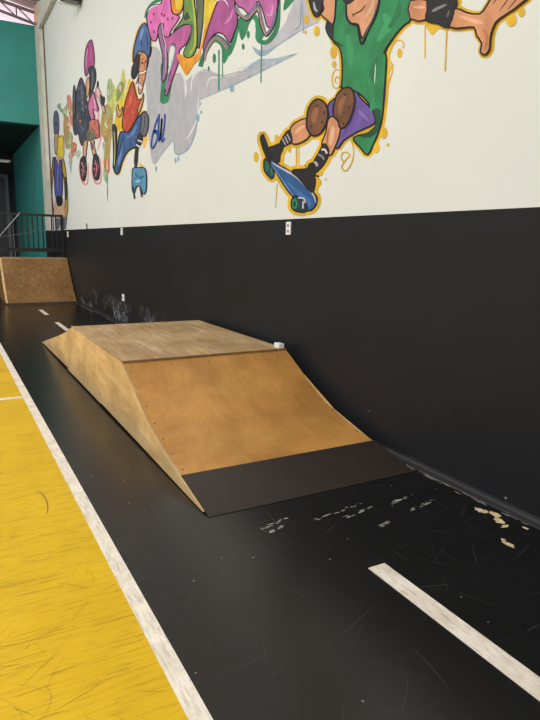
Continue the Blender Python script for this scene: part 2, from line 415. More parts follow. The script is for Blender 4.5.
# ------------------------------------------------------------------ the box ramp
XL, XR = 1.265, 2.852
FP = [(3.0, .004), (3.2, .042), (3.42, .085), (3.7, .14), (4.0, .215), (4.2, .285), (4.42, .388), (4.62, .49), (4.815, .587)]
BP = [(7.03, .587), (7.28, .515), (7.55, .448), (8.0, .345), (8.5, .24), (9.1, .115), (9.6, .006)]
fb = thing('box_ramp', 'low plywood box ramp with flat top standing against the black wall', 'skate ramp', ((XL+XR)/2, 6.3, 0))
def sheet(prof, x0, x1, th=.014):
    bm = bmesh.new(); low = []
    for i, (y, z) in enumerate(prof):
        a = prof[max(0, i-1)]; b = prof[min(len(prof)-1, i+1)]; dy, dz = b[0]-a[0], b[1]-a[1]; q = math.hypot(dy, dz)
        low.append((y+dz/q*th, max(.0005, z-dy/q*th)))
    U0 = [bm.verts.new((x0, y, z)) for y, z in prof]; U1 = [bm.verts.new((x1, y, z)) for y, z in prof]
    D0 = [bm.verts.new((x0, y, z)) for y, z in low]; D1 = [bm.verts.new((x1, y, z)) for y, z in low]
    for i in range(len(prof)-1):
        bm.faces.new((U0[i], U1[i], U1[i+1], U0[i+1])); bm.faces.new((D0[i], D0[i+1], D1[i+1], D1[i]))
        bm.faces.new((U0[i], U0[i+1], D0[i+1], D0[i])); bm.faces.new((U1[i], D1[i], D1[i+1], U1[i+1]))
    bm.faces.new((U0[0], D0[0], D1[0], U1[0])); bm.faces.new((U0[-1], U1[-1], D1[-1], D0[-1]))
    bmesh.ops.recalc_face_normals(bm, faces=bm.faces[:]); return bm
fine = catmull(FP[2:], False, 4)
o = part('ramp_face', sheet(fine, XL, XR), M_front, fb); o['label'] = 'orange brown plywood front slope'
o = part('ramp_face', sheet(catmull(BP, False, 4), XL, XR), M_deck, fb); o['label'] = 'worn plywood slope at the far side'
bm = B_(((XL-.006, 4.80, .578), (XR, 7.045, .596)))
part('deck', bm, M_deck, fb)['label'] = 'worn greyish plywood flat top'
kp = part('kick_plate', sheet([(2.965, .003), (3.0, .012), (3.2, .051), (3.43, .094)], XL-.004, XR+.01, .006), M_kick, fb)
kp['label'] = 'dark brown kick plate at the foot of the slope'
def zprof(y):
    P = FP+BP
    for a, b in zip(P, P[1:]):
        if a[0] <= y <= b[0]: return a[1]+(b[1]-a[1])*(y-a[0])/(b[0]-a[0])
    return .004
def side(y0, y1, x, zlo, th=.012, bump_=0):
    n = 14; up = []; lo = []
    for i in range(n+1):
        y = y0+(y1-y0)*i/n; z = zprof(y)-.003
        up.append((y, z)); lo.append((y, min(zlo(y), z-.003)))
    bm = bmesh.new(); extrude_yz(bm, up+lo[::-1], x-th, x); return bm
lift = lambda y: .004+.022*max(0, math.sin((y-3.4)/6.0*math.pi)) if 3.4 < y < 9.4 else .003
part('side_panel', side(3.04, 5.62, XL-.001, lambda y: lift(y)+.004), M_side, fb)['label'] = 'pale plywood side sheet at the near end'
part('side_panel', side(5.62, 7.34, XL-.004, lambda y: lift(y)-.003), M_side, fb)['label'] = 'pale plywood side sheet at the middle'
part('side_panel', side(7.34, 9.57, XL+.006, lambda y: lift(y)+.012), M_side, fb)['label'] = 'pale plywood side sheet at the far end'
part('side_panel', side(3.04, 9.57, XR+.006, lambda y: .003), M_side, fb)
bm = bmesh.new()   # bevelled edging strips along the left edge of slope and deck
for P in (fine, [(4.81, .598), (7.04, .598)]):
    for a, b in zip(P, P[1:]): bar(bm, (XL-.002, a[0], a[1]+.001), (XL-.002, b[0], b[1]+.001), .012, .007)
part('edge_strip', bm, M_edge, fb)
bm = bmesh.new(); bar(bm, (XL-.005, 4.805, .594), (XR, 4.805, .594), .022, .012); part('crease_strip', bm, plain('crease_wood', (128, 96, 56), .6), fb)
bm = bmesh.new(); box(bm, (XL+.03, 3.3, .003), (XL+.07, 9.2, .05)); box(bm, (XR-.08, 3.3, .003), (XR-.04, 9.2, .05)); part('bearer', bm, M_edge, fb)
proto = None
scr = [(XL+.035, y) for y in (3.5, 3.7, 3.9, 4.1, 4.3, 4.5, 4.7)]+[(XL+.4*i, 3.39) for i in (1, 2, 3)]+[(XL+.05+.35*i, 4.74) for i in range(5)]+[(XR-.03, y) for y in (3.6, 3.95, 4.3)]
for x, y in scr:
    if proto is None:
        bm = bmesh.new(); bmesh.ops.create_cone(bm, cap_ends=True, segments=8, radius1=.006, radius2=.005, depth=.003)
        proto = link('screw', bm, M_screw, fb); s = proto
    else: s = proto.copy(); COL.objects.link(s); s.parent = fb
    rel(s, fb); s.location = (x, y, zprof(y)+(.013 if y < 3.43 else .0015)); 
    dz = (zprof(y+.02)-zprof(y-.02))/.04; s.rotation_euler = (math.atan(dz), 0, 0)

# ------------------------------------------------------------------ far quarter pipe with railing
qx0, qx1 = 1.30, 2.925
QP = [(15.42, .03), (15.6, .16), (15.8, .33), (16.0, .52), (16.25, .80), (16.48, 1.085)]
qp = thing('quarter_pipe', 'distant plywood quarter pipe at the left under the black railing', 'skate ramp', ((qx0+qx1)/2, 16.3, 0))
part('ramp_face', sheet(catmull(QP, False, 4), qx0, qx1), M_far, qp)
part('kick_plate', sheet([(14.95, .003), (15.2, .012), (15.43, .038)], qx0, qx1, .006), M_kick, qp)
part('deck', B_(((qx0, 16.47, 1.065), (qx1, 17.4, 1.087))), M_deck, qp)
def qside(x):
    bm = bmesh.new(); P = catmull(QP, False, 3); extrude_yz(bm, [(15.3, .004)]+[(y, z-.012) for y, z in P]+[(17.38, 1.065), (17.38, .004)], x-.015, x); return bm
part('side_panel', qside(qx0+.012), M_far, qp); part('side_panel', qside(qx1+.006), plain('dark_side_edge', (40, 34, 30), .6), qp)
bm = bmesh.new(); P = catmull(QP, False, 3)
for a, b in zip(P, P[1:]): bar(bm, (qx0-.01, a[0], a[1]), (qx0-.01, b[0], b[1]), .05, .03)
part('edge_strip', bm, plain('pale_timber', (196, 158, 108), .5), qp)
bm = B_(((qx0, 17.36, .004), (qx1, 17.4, 1.065))); part('back_panel', bm, M_dark, qp)
rl = thing('metal_railing', 'black metal railing with upright bars on the distant ramp platform', 'railing', (2.1, 16.9, 1.087))
bm = bmesh.new(); bar(bm, (qx0, 16.9, 2.205), (2.93, 16.9, 2.19), .06); part('top_rail', bm, M_rail, rl)
bm = bmesh.new(); bar(bm, (qx0, 16.9, 1.29), (2.93, 16.9, 1.29), .06, .10); part('bottom_rail', bm, M_rail, rl)
for x in (1.42, 1.54, 1.66, 1.79, 1.91, 2.041, 2.163, 2.287, 2.412, 2.637, 2.745):
    bm = bmesh.new(); bar(bm, (x, 16.9, 1.29), (x, 16.9, 2.2), .03); part('baluster', bm, M_rail, rl)
for x in (1.325, 2.9):
    bm = bmesh.new(); bar(bm, (x, 16.9, 1.088), (x, 16.9, 2.215), .055); part('post', bm, M_rail, rl)
bm = bmesh.new(); bar(bm, (1.725, 17.2, 1.088), (1.70, 17.2, 2.18), .03, n=8)
tag(link('metal_pole', bm, M_steel), 'thin grey upright pole behind the black railing', 'pole')
bm = bmesh.new(); bar(bm, (1.34, 16.84, 1.62), (1.87, 16.84, 2.24), .022, n=8)
tag(link('brace_rod', bm, M_steel), 'thin pale diagonal rod leaning across the black railing', 'rod')
bm = bmesh.new(); pts = [(1.31+1.11*i/10, 16.86, 1.60+.235*i/10-.02*math.sin(i/10*3.14)) for i in range(11)]
for a, b in zip(pts, pts[1:]): bar(bm, a, b, .01, n=6)
tag(link('cable', bm, M_steel), 'thin grey cable strung low across the black railing', 'cable')
bm = bmesh.new(); pts = [(2.83, 20.4+i*.25, 3.95-i*.21+.0*i) for i in range(10)]
for a, b in zip(pts, pts[1:]): bar(bm, a, b, .014, n=6)
tag(link('cable', bm, M_steel), 'thin pale cable hanging down the teal side wall', 'cable')
ft = thing('fluorescent_lamp', 'white tube lamp hanging in the dark opening at the left edge', 'lamp', (1.85, 24, 4.31))
bm = bmesh.new(); bar(bm, (1.2, 24, 4.34), (2.45, 24, 4.31), .11, .05); part('lamp_body', bm, M_plastic, ft)
bm = bmesh.new(); bar(bm, (1.25, 24, 4.30), (2.4, 24, 4.27), .04, n=8); part('tube', bm, emit('faint_glow_tube', (205, 210, 208), .28), ft)  # faint glow put into the tube material to brighten it
for hx in (1.5, 2.2):
    bm = bmesh.new(); bar(bm, (hx, 24, 4.35), (hx, 24, 4.9), .012, n=6); part('hanger', bm, M_dark, ft)

# flood lamp on the mural wall near the ceiling
fl = thing('flood_lamp', 'black flood lamp fixed high on the white wall at the top edge', 'lamp', (WX-.15, 13.7, 6.36))
bm = bmesh.new(); box(bm, (2.52, 13.5, 6.39), (2.93, 13.74, 6.85)); bevel(bm, .02); part('lamp_housing', bm, M_dark, fl)
bm = bmesh.new(); box(bm, (2.50, 13.74, 6.36), (2.94, 13.80, 6.80)); part('rim', bm, M_plastic, fl)
bm = bmesh.new(); box(bm, (2.58, 13.55, 6.382), (2.88, 13.7, 6.392)); part('lens', bm, plain('lamp_glass', (60, 60, 62), .15, .05), fl)
bm = bmesh.new(); box(bm, (2.93, 13.6, 6.5), (WX, 13.8, 6.7)); part('bracket', bm, M_steel, fl)

# switch plates, sockets on the dado
def plate(name, y, z, w, h, label, cat, marks, dark=False):
    t = thing(name, label, cat, (WX, y, z))
    bm = bmesh.new(); box(bm, (WX-.012, y-w/2, z-h/2), (WX, y+w/2, z+h/2)); bevel(bm, .003)
    part('plate', bm, M_steel if dark else M_plastic, t)
    for dz in marks:
        bm = bmesh.new(); box(bm, (WX-.016, y-w*.2, z+dz-h*.09), (WX-.010, y+w*.2, z+dz+h*.09)); part('switch', bm, plain('grey_switch', (140, 140, 136), .5), t)
    return t
plate('switch_plate', 4.97, 1.738, .085, .122, 'white switch plate on the black wall under the painted skateboarder', 'switch', (.028, -.026))
plate('switch_plate', 11.01, 1.747, .12, .13, 'small white plate at the top of the black wall right of the distant railing', 'switch', (.03,))
plate('switch_plate', 16.35, 1.71, .14, .15, 'farthest small white plate on the black wall beside the railing post', 'switch', (.03,))
plate('junction_box', 13.98, 1.885, .09, .12, 'small grey box on the white wall just above the black paint', 'junction box', (), True)
plate('wall_socket', 11.04, .525, .14, .13, 'small white socket low on the black wall behind the box ramp', 'socket', (0,))
bm = bmesh.new(); box(bm, (XR-.065, 4.83, .596), (XR-.005, 4.93, .64)); bevel(bm, .004)
bc = link('plastic_block', bm, M_plastic); tag(bc, 'small white block lying on the near wall-side corner of the ramp top', 'block')
#MURAL-BEGIN
# ------------------------------------------------------------------ the mural, painted flat on the wall
CROP = dict(A=(250,120,5.4), T=(300,0,4.5), H=(400,0,3.857), K=(240,60,3.375), L=(140,0,6.75), M=(200,0,4.5),
            C=(180,50,4.5), N=(100,0,3.6), G=(110,15,7.2), J=(110,105,6.75), P=(70,35,9.0), Q=(45,90,5.54), X=(0,0,1.0))
def q(k, *pts):
    x0, y0, s = CROP[k]; return [(x0+a/s, y0+b/s) for a, b in pts]
class Fig:
    def __init__(s, name, label, base_px, group=None):
        s.root = thing(name, label, 'wall painting', on_wall(*base_px)); s.n = 0; s.parts = {}
    def P(s, name):
        if name not in s.parts: s.parts[name] = (bmesh.new(), [])
        return name
    def _lay(s, name, polys, c):
        s.P(name); bm, mats = s.parts[name]; m = paint(c)
        if m not in mats: mats.append(m)
        mi = mats.index(m); s.n += 1; off = .0006+.00010*s.n
        for pts, tris in polys:
            vv = [bm.verts.new(on_wall(x, y, off)) for x, y in pts]
            for t in tris:
                try: f = bm.faces.new([vv[i] for i in t])
                except ValueError: continue
                f.material_index = mi; f.normal_update()
                if f.normal.x > 0: f.normal_flip()
    def fill(s, name, pts, c, k=4, line=None, lc=(28, 26, 28)):
        p = catmull(pts, True, k) if k > 1 else pts
        s._lay(name, [(p, tessellate_polygon([[Vector((x, y, 0)) for x, y in p]]))], c)
        if line: s.line(name, pts, line, lc, True, k)
    def line(s, name, pts, w, c=(28, 26, 28), closed=False, k=4, taper=False):
        p = catmull(pts, closed, k) if k > 1 else pts; L, R = ribbon(p, w, closed, taper); n = len(p)
        t = []
        for i in range(n if closed else n-1):
            j = (i+1) % n; t += [(i, j, n+j), (i, n+j, n+i)]
        s._lay(name, [(L+R, t)], c)
    def dots(s, name, ds, c):
        polys = []
        for x, y, rx, ry in ds:
            p = [(x+rx*math.cos(a*.5236), y+ry*math.sin(a*.5236)) for a in range(12)]
            polys.append((p, tessellate_polygon([[Vector((u, v, 0)) for u, v in p]])))
        s._lay(name, polys, c)
    def flecks(s, name, pts, cols, n, ln, w, seed=1):
        rr = random.Random(seed); xs = [p[0] for p in pts]; ys = [p[1] for p in pts]
        def inside(x, y):
            c = False
            for i in range(len(pts)):
                (x1, y1), (x2, y2) = pts[i-1], pts[i]
                if (y1 > y) != (y2 > y) and x < (x2-x1)*(y-y1)/(y2-y1)+x1: c = not c
            return c
        k = 0; tries = 0
        while k < n and tries < n*30:
            tries += 1; x, y = rr.uniform(min(xs), max(xs)), rr.uniform(min(ys), max(ys))
            if not inside(x, y): continue
            a = 1.57+rr.gauss(0, .45); l = ln*rr.uniform(.4, 1.2); b = a+rr.uniform(-.8, .8)
            p = [(x, y), (x+math.cos(a)*l*.35, y+math.sin(a)*l/2), (x+math.cos(b)*l*.6, y+math.sin(b)*l)]
            if not (inside(*p[1]) and inside(*p[2])): continue
            s.line(name, p, w*rr.uniform(.5, 1.2), cols[k % len(cols)], k=3, taper=True); k += 1
    def done(s):
        made = {}
        for name, (bm, mats) in sorted(s.parts.items(), key=lambda kv: '/' in kv[0]):
            if '/' in name:
                a, b = name.split('/'); part(b.split('#')[0], bm, mats, made[a])
            else: made[name] = part(name.split('#')[0], bm, mats, s.root)
BK = (30, 28, 30); YG = (232, 184, 30)
# --- the clouds and the lettering -------------------------------------------------
g = Fig('painted_lettering', 'pink, green and orange graffiti lettering over a grey painted cloud', (200, 60))
GREY = (186, 186, 192); BLUEG = (150, 172, 192)
cl = q('N', (158,200),(185,168),(215,182),(240,262),(288,262),(308,292),(340,262),(380,248),(420,264),(462,276),(540,246))
cl += q('M', (60,352),(110,345),(150,335),(195,322),(230,290),(268,266),(300,264),(350,260),(440,240),(370,277),(290,318),(160,382),(60,425),(0,452))
cl += q('N', (366,372),(352,400),(345,468),(322,530),(290,556),(270,548),(264,508),(232,540),(200,592),(186,574),(176,500),(172,420),(164,300))
g.fill('cloud', cl, GREY, 3)
g.fill('cloud', q('M', (236,208),(268,226),(290,200),(340,160),(385,100),(400,60),(420,10),(440,-60),(520,-70),(515,30),(540,95),(495,118),(450,142),(350,206),(292,250),(258,246)), (192,192,200), 3)
for pts in (q('M', (0,450),(80,414),(160,378),(290,314),(370,275),(438,241)), q('N', (366,372),(352,400),(345,470),(322,530),(290,555),(270,548),(264,508),(230,545),(200,590)),
            q('M', (236,210),(262,240),(292,248),(350,204),(450,140),(540,94))):
    g.line('cloud', pts, 1.5, BLUEG, taper=True)
g.fill('cloud', q('M', (190,322),(230,290),(268,266),(300,264),(350,260),(440,240),(370,275),(300,290),(240,312)), (164,182,198), 3)
g.fill('cloud', q('M', (236,208),(268,226),(310,222),(345,200),(292,250),(258,246)), (150,176,198), 3)
for pts in (q('C', (52,190),(56,120),(80,92),(112,96)), q('C', (120,172),(132,130),(160,124),(180,140)), q('C', (84,190),(78,300),(45,380),(20,402)),
            q('C', (0,100),(22,140),(24,225)), q('L', (300,520),(312,600),(305,668)), q('L', (345,610),(352,540),(385,490),(425,470)), q('C', (260,88),(300,72),(330,52))):
    g.line('cloud', pts, 1.5, (226,226,230), taper=True)
g.dots('cloud', [(*q('C', (235,172))[0], 2.2, 4.2), (*q('C', (80,305))[0], 1.8, 4), (*q('C', (96,280))[0], .9, 2), (*q('J', (312,430))[0], 1, 3), (*q('J', (443,375))[0], 1, 3.2), (*q('J', (462,362))[0], 1, 3)], (140,178,206))
g.line('cloud', q('M', (425,135),(452,110),(455,10)), .7, (120,130,150)); g.line('cloud', q('M', (466,150),(462,0)), .8, (130,170,190))
# white rim and dark green body behind the letters
GR = (44, 138, 92)
g.fill('green_outline', q('L', (140,440),(145,560),(138,690),(188,690),(205,630),(215,540),(185,420)), GR, 3)
g.line('green_outline', q('L', (40,120),(52,70),(90,20),(140,-5),(150,-30)), 3.2, GR)
g.line('green_outline', q('M', (2,300),(22,240),(60,182),(98,196),(122,246),(150,196),(172,112),(196,150),(212,104),(240,70),(262,110),(262,176),(300,190),(340,144),(352,80),(352,-40)), 4.6, GR)
g.fill('green_outline', q('M', (172,90),(182,170),(196,176),(214,136),(224,96),(250,80),(236,52),(200,70)), GR, 3)
g.fill('green_outline', q('M', (250,80),(256,180),(268,186),(288,160),(274,100)), GR, 3)
g.fill('green_patch', q('M', (378,48),(382,0),(400,-60),(450,-40),(420,6)), GR, 3)
g.fill('green_outline', q('M', (100,200),(104,280),(118,275),(140,220),(130,196)), GR, 3)
g.dots('green_outline', [(*q('M', (65,262))[0], 1.6, 5), (*q('M', (40,308))[0], .9, 2.4), (*q('M', (218,156))[0], 1.5, 3.8), (*q('M', (195,210))[0], 1.4, 3.2)], GR)
for i, (a, b, w_) in enumerate((((86,225),(85,408),1.5), ((278,190),(275,372),1.1), ((101,250),(103,350),.9))): g.line('drip#%d' % i, q('M', a, b), w_, (64,150,118), k=1)
# pink balloon letter at the left
PK = (232,112,186)
g.fill('pink_letter', q('L', (46,115),(60,70),(95,35),(145,22),(160,-60),(240,-60),(214,50),(225,92),(268,110),(250,150),(212,205),(196,250),(160,240),(150,190),(128,190),(112,272),(80,268),(58,200)), PK, 3, 1.2)
g.line('pink_letter', q('L', (52,80),(85,45),(132,33)), 1.2, (248,224,238), taper=True)
g.dots('pink_letter', [(*q('L', p)[0], .8, 1.7) for p in ((95,95),(148,95),(98,215),(165,105),(190,130),(75,150),(220,125))], (120,40,100))
PU = (172,88,150)
g.fill('purple_letter', q('L', (134,168),(122,215),(138,300),(156,400),(148,530),(160,552),(182,500),(190,380),(168,300),(152,230),(160,160)), (158,110,158), 3, 1.2)
g.fill('purple_letter', q('L', (195,250),(240,208),(290,174),(342,164),(352,200),(318,290),(268,340),(262,420),(222,530),(186,640),(170,630),(196,520),(234,390),(242,316),(222,296),(200,320),(188,372),(176,320),(160,250)), (196,92,160), 3, 1.2)
g.line('purple_letter', q('L', (192,360),(202,316),(224,304),(240,330),(226,410),(196,500),(176,600)), 1.4, (146,138,170))
g.line('purple_letter', q('L', (205,380),(208,430),(190,500)), 1.8, (210,226,222), taper=True)
g.line('purple_letter', q('L', (150,120),(158,240),(176,320),(176,500)), .9, (244,196,226), taper=True)
# orange and green letter
g.fill('orange_letter', q('L', (418,-60),(530,-60),(505,60),(478,150),(448,260),(416,330),(404,400),(366,436),(320,508),(288,468),(262,410),(258,366),(300,376),(345,388),(392,350),(420,280),(434,180),(424,60)), (246,158,22), 3)
g.fill('orange_letter', q('L', (418,-60),(530,-60),(505,40),(470,130),(440,200),(430,120)), (240,206,50), 3)
g.fill('orange_letter', q('L', (215,-60),(300,-60),(292,50),(270,92),(236,96),(214,60)), (240,150,30), 3, 1.2)
g.fill('orange_letter', q('L', (240,-60),(290,-60),(284,30),(262,70),(244,40)), (244,204,44), 3)
g.fill('green_letter', q('L', (384,-60),(432,-60),(428,120),(416,230),(398,330),(384,260),(388,100)), (104,112,84), 3, 1)
g.fill('green_letter', q('L', (300,-60),(360,-60),(372,40),(386,180),(388,310),(350,384),(308,384),(298,350),(330,280),(352,205),(338,165),(285,172),(226,212),(280,140),(298,80)), (112,158,66), 3, 1.2)
g.line('green_letter', q('L', (345,-50),(366,60),(376,190),(370,310),(338,366)), 2, (196,200,60), taper=True)
g.fill('green_letter', q('L', (302,118),(322,84),(338,120),(308,134)), (74,80,74), 1)
g.line('green_letter', q('L', (300,120),(322,80),(338,122),(306,136)), 1.1, BK, True, 1)
g.line('green_letter', q('L', (322,350),(340,280),(356,190),(344,150),(290,150)), 1.3, (76,112,70), taper=True)
# purple letters at the right
g.fill('purple_letter', q('M', (64,50),(86,0),(100,-60),(160,-60),(158,20),(172,90),(155,150),(135,194),(110,158),(78,148),(44,180),(22,235),(20,190)), (178,84,152), 3, 1.2)
g.fill('purple_letter', q('M', (158,-60),(166,20),(196,38),(222,62),(246,28),(266,8),(288,60),(304,118),(326,116),(344,60),(348,-60)), (196,104,168), 3, 1.2)
g.line('purple_letter', q('M', (16,262),(34,204),(70,164),(104,178),(130,214)), 2.6, (130,124,156)); g.line('purple_letter', q('M', (22,272),(38,216),(70,176),(100,190),(124,222)), 1.4, (176,140,104))
g.line('purple_letter', q('M', (164,34),(182,66),(214,80),(242,46),(262,20),(278,90),(300,154),(330,112),(346,50)), 3, (128,118,152)); g.line('purple_letter', q('M', (170,50),(190,76),(216,86),(246,56),(264,40),(278,110),(300,160)), 1.3, (186,146,110))
for pts in (q('M', (14,268),(30,206),(68,160),(104,172),(134,206)), q('M', (172,66),(196,86),(218,92),(246,62),(262,52),(276,120),(300,164),(334,120),(350,50),(352,-50))): g.line('purple_letter', pts, 1, BK)
g.line('purple_letter', q('M', (66,26),(80,4),(104,-2),(122,12),(130,30)), 1.1, (250,240,248), taper=True)
g.line('purple_letter', q('M', (110,110),(140,80),(150,40)), 2, (214,130,188), taper=True); g.line('purple_letter', q('M', (300,60),(322,70),(330,20)), 1.6, (224,150,200), taper=True)
# blue signature on the cloud
BL = (44, 84, 170)
g.line('signature', q('J', (330,75),(306,140),(300,190),(322,170),(318,240),(288,295),(282,250),(300,170),(318,200)), 1.5, BL)
g.line('signature', q('J', (334,60),(330,140),(334,246),(348,160),(352,90),(346,180),(344,236),(366,160),(374,60)), 1.5, BL)
g.line('signature', q('J', (374,60),(366,170),(352,250),(374,222)), 1.3, BL)
g.done()

# --- the skateboarder ----------------------------------------------------------------
s = Fig('painted_skateboarder', 'large painted skateboarder in green shirt riding a blue board', (300, 205))
SH = q('T', (158,-60),(160,60),(150,130),(152,186),(180,215),(191,262),(193,330),(190,400)) + q('K', (350,95),(400,110),(445,160),(460,215),(440,245),(384,262),(408,296),(432,320),(452,285),(470,240),(482,190),(490,100),(496,0)) + q('T', (386,240),(396,212),(432,158),(470,115),(500,88),(508,0),(512,-80))
armL = q('T', (92,-60),(112,40),(98,64),(128,92),(152,110),(162,60),(160,-60))
padL = q('T', (40,-40),(50,20),(66,66),(82,74),(98,50),(108,0),(104,-60),(60,-70))
armR = q('H', (44,4),(120,8),(106,76),(44,72))
padR = q('H', (112,-10),(150,-8),(222,-6),(214,40),(192,106),(150,92),(104,80),(110,40))
hand = q('H', (214,34),(262,50),(312,55),(336,28),(352,0),(372,-40),(400,-70),(412,-62),(400,-30),(440,-80),(458,-82),(446,-50),(490,-90),(508,-84),(480,-44),(530,-70),(540,-56),(500,-8),(480,8),(440,40),(400,66),(372,90),(354,140),(350,190),(332,212),(314,200),(320,168),(300,138),(290,106),(250,108),(196,104))
shor = q('K', (300,150),(325,128),(350,118),(386,100),(410,130),(446,168),(458,212),(400,242),(352,272),(328,300),(312,240),(300,180))
kneeR = q('K', (318,168),(328,122),(352,96),(378,96),(390,128),(384,172),(368,212),(350,230),(338,226),(334,205),(320,192))
kneeL = q('K', (228,204),(235,162),(258,134),(284,140),(299,168),(296,208),(276,246),(250,256),(231,236))
legL = q('K', (230,200),(196,208),(172,232),(176,280),(206,280),(240,252))
legR = q('K', (318,192),(300,202),(292,246),(278,286),(306,322),(324,292),(338,254),(340,220))
sockL = q('A', (216,54),(184,88),(166,126),(182,142),(222,124),(232,108))
sockR = q('A', (402,128),(374,180),(344,236),(356,284),(400,242),(428,186),(426,150))
shoeL = q('A', (168,126),(128,140),(104,150),(112,186),(124,216),(160,228),(166,190),(184,144))
shoeR = q('A', (345,232),(320,240),(310,262),(238,268),(230,286),(262,312),(334,392),(352,360),(356,318),(350,306),(358,284))
deck = q('A', (66,82),(60,104),(74,160),(100,214),(120,250),(150,292),(196,368),(232,412),(262,450),(290,486),(330,488),(356,462),(364,424),(342,388),(282,322),(202,268),(152,238),(112,190),(92,130),(78,92))
whF = q('A', (78,214),(98,220),(126,260),(132,300),(118,318),(98,300),(78,270))
whB = q('A', (246,410),(272,420),(300,440),(312,476),(296,498),(244,490),(226,466),(228,430))
sil = [(SH, 7), (armL, 6), (padL, 8), (armR, 7), (padR, 7), (hand, 7), (shor, 6), (kneeR, 6), (kneeL, 8), (legL, 7), (legR, 7), (sockL, 8), (sockR, 8), (shoeL, 8), (shoeR, 8), (deck, 8), (whF, 7), (whB, 8)]
for pts, w_ in sil: s.line('yellow_glow', pts, w_, YG, True, 3)
for a, b, w_ in (((98,84),(97,224),1.2), ((182,106),(175,274),1.7)): s.line('yellow_glow', q('H', a, b), w_, YG, k=1)
s.fill('yellow_glow', q('H', (98,78),(106,110),(126,136),(148,112),(186,108),(186,90),(140,84)), YG, 2)
for a, b, w_ in (((252,135),(252,248),1.6), ((266,130),(264,240),1), ((148,345),(138,474),.8), ((210,150),(216,176),2)): s.line('yellow_glow', q('A', a, b), w_, YG, k=1)
D = [('H',430,76,5.6,7),('H',470,46,3.6,5),('T',76,140,3,5.4),('T',30,88,2.6,4.5),('T',26,145,1,2),('T',152,236,3.4,6.5),('T',155,290,2.2,3.8),('T',450,238,2.4,4.6),('K',486,246,3.8,6),('K',460,296,3.6,5.4),('K',500,286,1.4,1.8),
     ('A',145,98,2.4,3.4),('A',34,200,2.6,5),('A',64,184,1.2,2.4),('A',214,158,1.6,3),('A',384,278,2.6,4.6),('A',374,338,2.5,3.8),('A',410,320,.8,1.2)]
s.dots('yellow_glow', [(*q(k, (x, y))[0], rx, ry) for k, x, y, rx, ry in D], YG)
for pts, w_ in ((q('T', (182,318),(160,314),(146,345),(150,388),(172,396),(182,366),(168,344),(158,362),(166,376)), 1.2), (q('T', (398,330),(414,290),(400,260),(408,230),(430,186),(458,182),(468,200),(464,216)), 1.3), (q('T', (396,390),(414,330),(420,290)), 1.1),
                (q('K', (372,262),(384,300),(380,340),(360,374),(344,362),(356,340),(372,318),(350,312),(342,330),(352,344)), 1.3)): s.line('yellow_glow', pts, w_, YG)
s.fill('skateboard/wheel#1', whF, (36,78,76), 3, 1.4); s.dots('skateboard/wheel#1', [(*q('A', (94,252))[0], 2, 5.5)], (30,110,86)); s.line('skateboard/wheel#1', q('A', (112,262),(124,300)), 1.6, (60,120,110))
s.fill('skateboard', deck, (44,94,156), 3, 1.8)
s.fill('skateboard', q('A', (200,330),(240,360),(290,400),(330,440),(320,470),(296,462),(250,400)), (58,116,184), 3)
s.line('skateboard', q('A', (66,84),(76,130),(104,200),(118,232)), 3.4, BK, taper=True)
s.line('skateboard', q('A', (116,228),(150,248),(200,276),(252,306),(310,364),(346,408),(358,448)), 2.3, (196,190,196), taper=True)
s.line('skateboard', q('A', (114,238),(160,300),(206,370),(250,424)), 1.2, (110,150,200), taper=True)
s.fill('skateboard/wheel#2', whB, (34,58,76), 3, 1.6); s.dots('skateboard/wheel#2', [(*q('A', (246,452))[0], 3.8, 6.6)], (30,70,56)); s.dots('skateboard/wheel#2', [(*q('A', (244,452))[0], 2.6, 5.2)], (52,140,96)); s.dots('skateboard/wheel#2', [(*q('A', (243,454))[0], 1.4, 3.2)], (28,60,50))
s.line('skateboard/truck', q('A', (262,420),(292,424),(300,448),(290,440),(288,478)), 1.4, (210,206,212))
for nm, p, c in (('shoe', shoeL, (40,38,40)), ('shoe#2', shoeR, (38,36,38))): s.fill(nm, p, c, 3, 1)
SK = (222,150,102)
s.fill('shorts', shor, (112,86,168), 3, 1.6); s.line('shorts', q('K', (396,120),(380,190),(346,262)), 4, (96,70,146), taper=True); s.line('shorts', q('K', (400,170),(420,190),(436,206)), 3, (136,112,192), taper=True)
s.line('shorts', q('K', (312,140),(314,176)), 1.4, (90,66,140))
s.fill('shirt', SH, (46,140,84), 3, 1.7)
s.fill('shirt', q('K', (452,168),(462,212),(436,242),(408,258),(440,262),(470,236),(478,170)), (34,84,54), 2)
for pts, w_, c in ((q('T', (215,150),(230,220),(225,300)), 7, (54,154,94)), (q('T', (380,60),(400,110),(350,190)), 8, (60,164,100)), (q('T', (452,0),(440,70),(400,130)), 6, (38,120,72)), (q('T', (350,260),(330,330),(320,400)), 5, (38,122,72)), (q('K', (430,40),(450,110),(444,180)), 5, (52,150,90))): s.line('shirt', pts, w_, c, taper=True)
s.line('shirt', q('T', (344,284),(338,380)), 1.1, (210,226,214), taper=True)
s.fill('shirt', q('T', (128,92),(150,106),(150,176),(134,166),(118,128)), (56,48,60), 2, 1)
s.line('shirt', q('T', (134,168),(168,192),(202,212)), 1.4, BK, taper=True); s.line('shirt', q('T', (376,246),(392,214),(412,186)), 1.2, BK, taper=True)
s.fill('leg', legL, SK, 3, 1.5); s.fill('leg#2', legR, SK, 3, 1.5)
s.line('leg', q('K', (188,250),(205,230),(222,222)), 3, (240,184,140), taper=True); s.line('leg#2', q('K', (306,290),(314,250),(318,220)), 4, (242,188,146), taper=True)
s.line('leg#2', q('K', (296,290),(298,256),(304,226)), 1.6, (178,102,60), taper=True)
s.fill('sock', sockL, (44,44,48), 3, 1.2); s.fill('sock#2', sockR, (42,42,46), 3, 1.2)
for a, b in (((178,100),(196,134)),((192,90),(210,126)),((204,76),(222,112))): s.line('sock', q('A', a, b), 1.3, (168,168,172), k=1)
